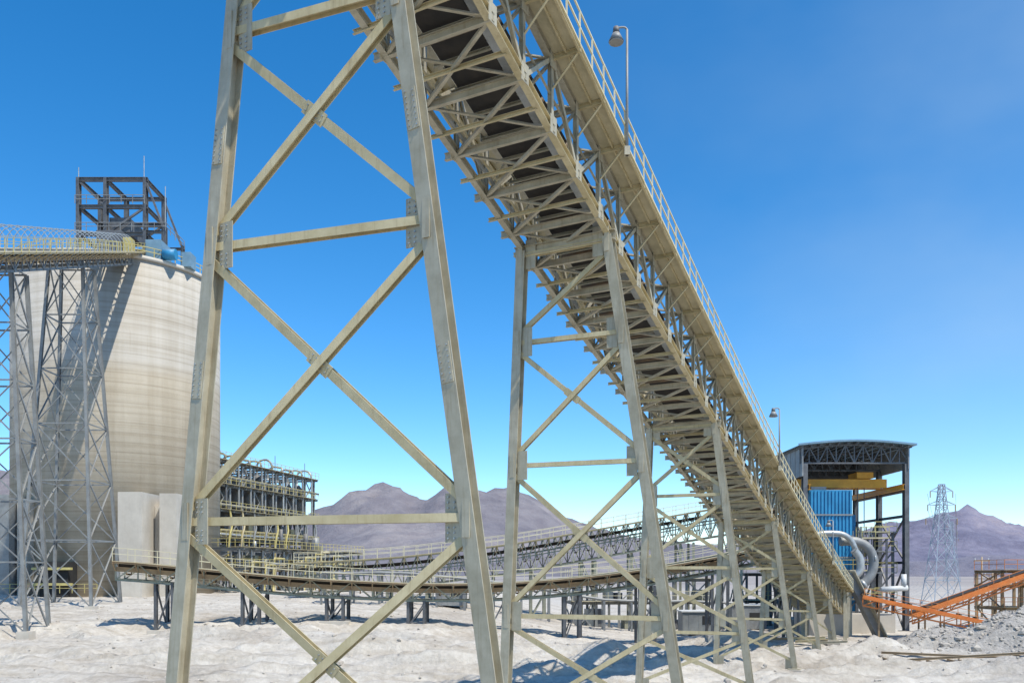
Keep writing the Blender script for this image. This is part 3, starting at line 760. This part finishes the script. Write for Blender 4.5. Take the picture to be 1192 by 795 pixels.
mb=MB();steel_frame(mb,7,5,[2.6,5.2,6.9],3,1,'brown','orange',True,-.5,True);o=mb.done('steel_support_structure');place(o,(56.5,99,-6.9),(1,.05))

def pylon(x,y,h,wb,name='transmission_tower'):
    mb=MB();gz=G(x,y,False)
    def C(z,sx,sy):
        t=z/h; w=wb*(1-t)**1.15*.5+.4
        return V((x+sx*w*1,y+sy*w,gz+z))
    zs=[0]
    while zs[-1]<h*.97: zs.append(min(h,zs[-1]+max(1.5,(wb*(1-zs[-1]/h)+.9)*.85)))
    cs=[(-1,-1),(1,-1),(1,1),(-1,1)]
    for c in cs:
        for z0_,z1_ in zip(zs[:-1],zs[1:]): mb.beam(C(z0_,*c),C(z1_,*c),.18,.18,'pylon',sec='L')
    for a,b_ in zip(cs,cs[1:]+cs[:1]):
        for z0_,z1_ in zip(zs[:-1],zs[1:]):
            mb.beam(C(z0_,*a),C(z1_,*b_),.09,.09,'pylon');mb.beam(C(z0_,*b_),C(z1_,*a),.09,.09,'pylon');mb.beam(C(z1_,*a),C(z1_,*b_),.08,.08,'pylon')
    for fz,al in((.70,3.2),(.81,2.8),(.92,2.3)):
        z=gz+h*fz
        for s_ in(-1,1):
            tip=V((x+s_*al,y,z+.1))
            for sy in(-.5,.5):
                mb.beam((x+s_*.5,y+sy,z),tip,.1,.1,'pylon');mb.beam((x+s_*.5,y+sy,z+1.0),tip,.1,.1,'pylon')
            mb.cyl(tip,tip-UP*1.3,.1,'brown',6)
    mb.done(name)
pylon(87.5,175,25,5.0)
pylon(215,420,30,5)
mb=MB()
for s_ in(-3.2,3.2):
    for fz in(.7,.81,.92):
        a=V((87.5+s_*.9,175,-6+25*fz-1.2));b_=V((215+s_*.9,420,-6+30*fz-1.2));pr=None
        for k in range(17):
            t=k/16;p=a.lerp(b_,t)-UP*(6*4*t*(1-t))
            if pr is not None: mb.beam(pr,p,.05,.05,'steel_dark')
            pr=p
mb.done('power_lines')
for x,y,h in((70,128,9),(66,118,7),(92,150,9),(48,126,11)):
    mb=MB();gz=G(x,y,False);mb.cyl((x,y,gz),(x,y,gz+h),.16,'brown',8,r1=.11);mb.beam((x-1.2,y,gz+h-.6),(x+1.2,y,gz+h-.6),.12,.14,'brown')
    for k in(-1,0,1): mb.cyl((x+k,y,gz+h-.55),(x+k,y,gz+h-.2),.07,'white',6)
    mb.done('utility_pole')

# ---------------------------------------------------------------- light, sky, camera
az=math.radians(136); el=math.radians(58)
S=V((math.sin(az)*math.cos(el),math.cos(az)*math.cos(el),math.sin(el)))
sl=bpy.data.lights.new('sun','SUN');sl.energy=5.0;sl.angle=math.radians(.53);sl.color=(1,.95,.85)
so=bpy.data.objects.new('sun',sl);scene.collection.objects.link(so);so.rotation_euler=(-S).to_track_quat('-Z','Y').to_euler()
w=bpy.data.worlds.new('World');scene.world=w;w.use_nodes=True;nt=w.node_tree;N=nt.nodes;L=nt.links
bg=N['Background'];sky=N.new('ShaderNodeTexSky');sky.sky_type='NISHITA';sky.sun_disc=False
sky.sun_elevation=el;sky.sun_rotation=math.radians(118);sky.altitude=2000;sky.air_density=1.0;sky.dust_density=.8;sky.ozone_density=1.9
sky.sun_rotation=az
hs=N.new('ShaderNodeHueSaturation');hs.inputs['Hue'].default_value=.497;hs.inputs['Saturation'].default_value=1.38;hs.inputs['Value'].default_value=1.9
L.new(sky.outputs[0],hs.inputs['Color'])
tc=N.new('ShaderNodeTexCoord');mp=N.new('ShaderNodeMapping');mp.inputs['Scale'].default_value=(1.2,1.2,2.2);L.new(tc.outputs['Generated'],mp.inputs[0])
nz=N.new('ShaderNodeTexNoise');nz.inputs['Scale'].default_value=1.6;nz.inputs['Detail'].default_value=5;nz.inputs['Roughness'].default_value=.5;L.new(mp.outputs[0],nz.inputs['Vector'])
rp=N.new('ShaderNodeValToRGB');rp.color_ramp.elements[0].position=.38;rp.color_ramp.elements[1].position=.75;L.new(nz.outputs['Fac'],rp.inputs['Fac'])
sx=N.new('ShaderNodeSeparateXYZ');L.new(tc.outputs['Generated'],sx.inputs[0])
m1=N.new('ShaderNodeMapRange');m1.inputs[1].default_value=0;m1.inputs[2].default_value=.6;m1.inputs[3].default_value=.0;m1.inputs[4].default_value=.45;L.new(sx.outputs['X'],m1.inputs[0])
mu=N.new('ShaderNodeMath');mu.operation='MULTIPLY';L.new(rp.outputs['Color'],mu.inputs[0]);L.new(m1.outputs[0],mu.inputs[1])
mx=N.new('ShaderNodeMixRGB');L.new(mu.outputs[0],mx.inputs[0]);L.new(hs.outputs[0],mx.inputs[1]);mx.inputs[2].default_value=(5.0,6.3,7.2,1)
L.new(mx.outputs[0],bg.inputs['Color']);bg.inputs['Strength'].default_value=.12
cam=bpy.data.cameras.new('camera');co=bpy.data.objects.new('camera',cam);scene.collection.objects.link(co);scene.camera=co
co.location=(0,0,0);co.rotation_euler=(math.radians(90),0,0)
cam.sensor_width=36;cam.lens=36*1000/1192;cam.shift_y=267.5/1192;cam.clip_start=.2;cam.clip_end=12000
scene.view_settings.view_transform='Standard';scene.view_settings.look='None';scene.view_settings.exposure=0
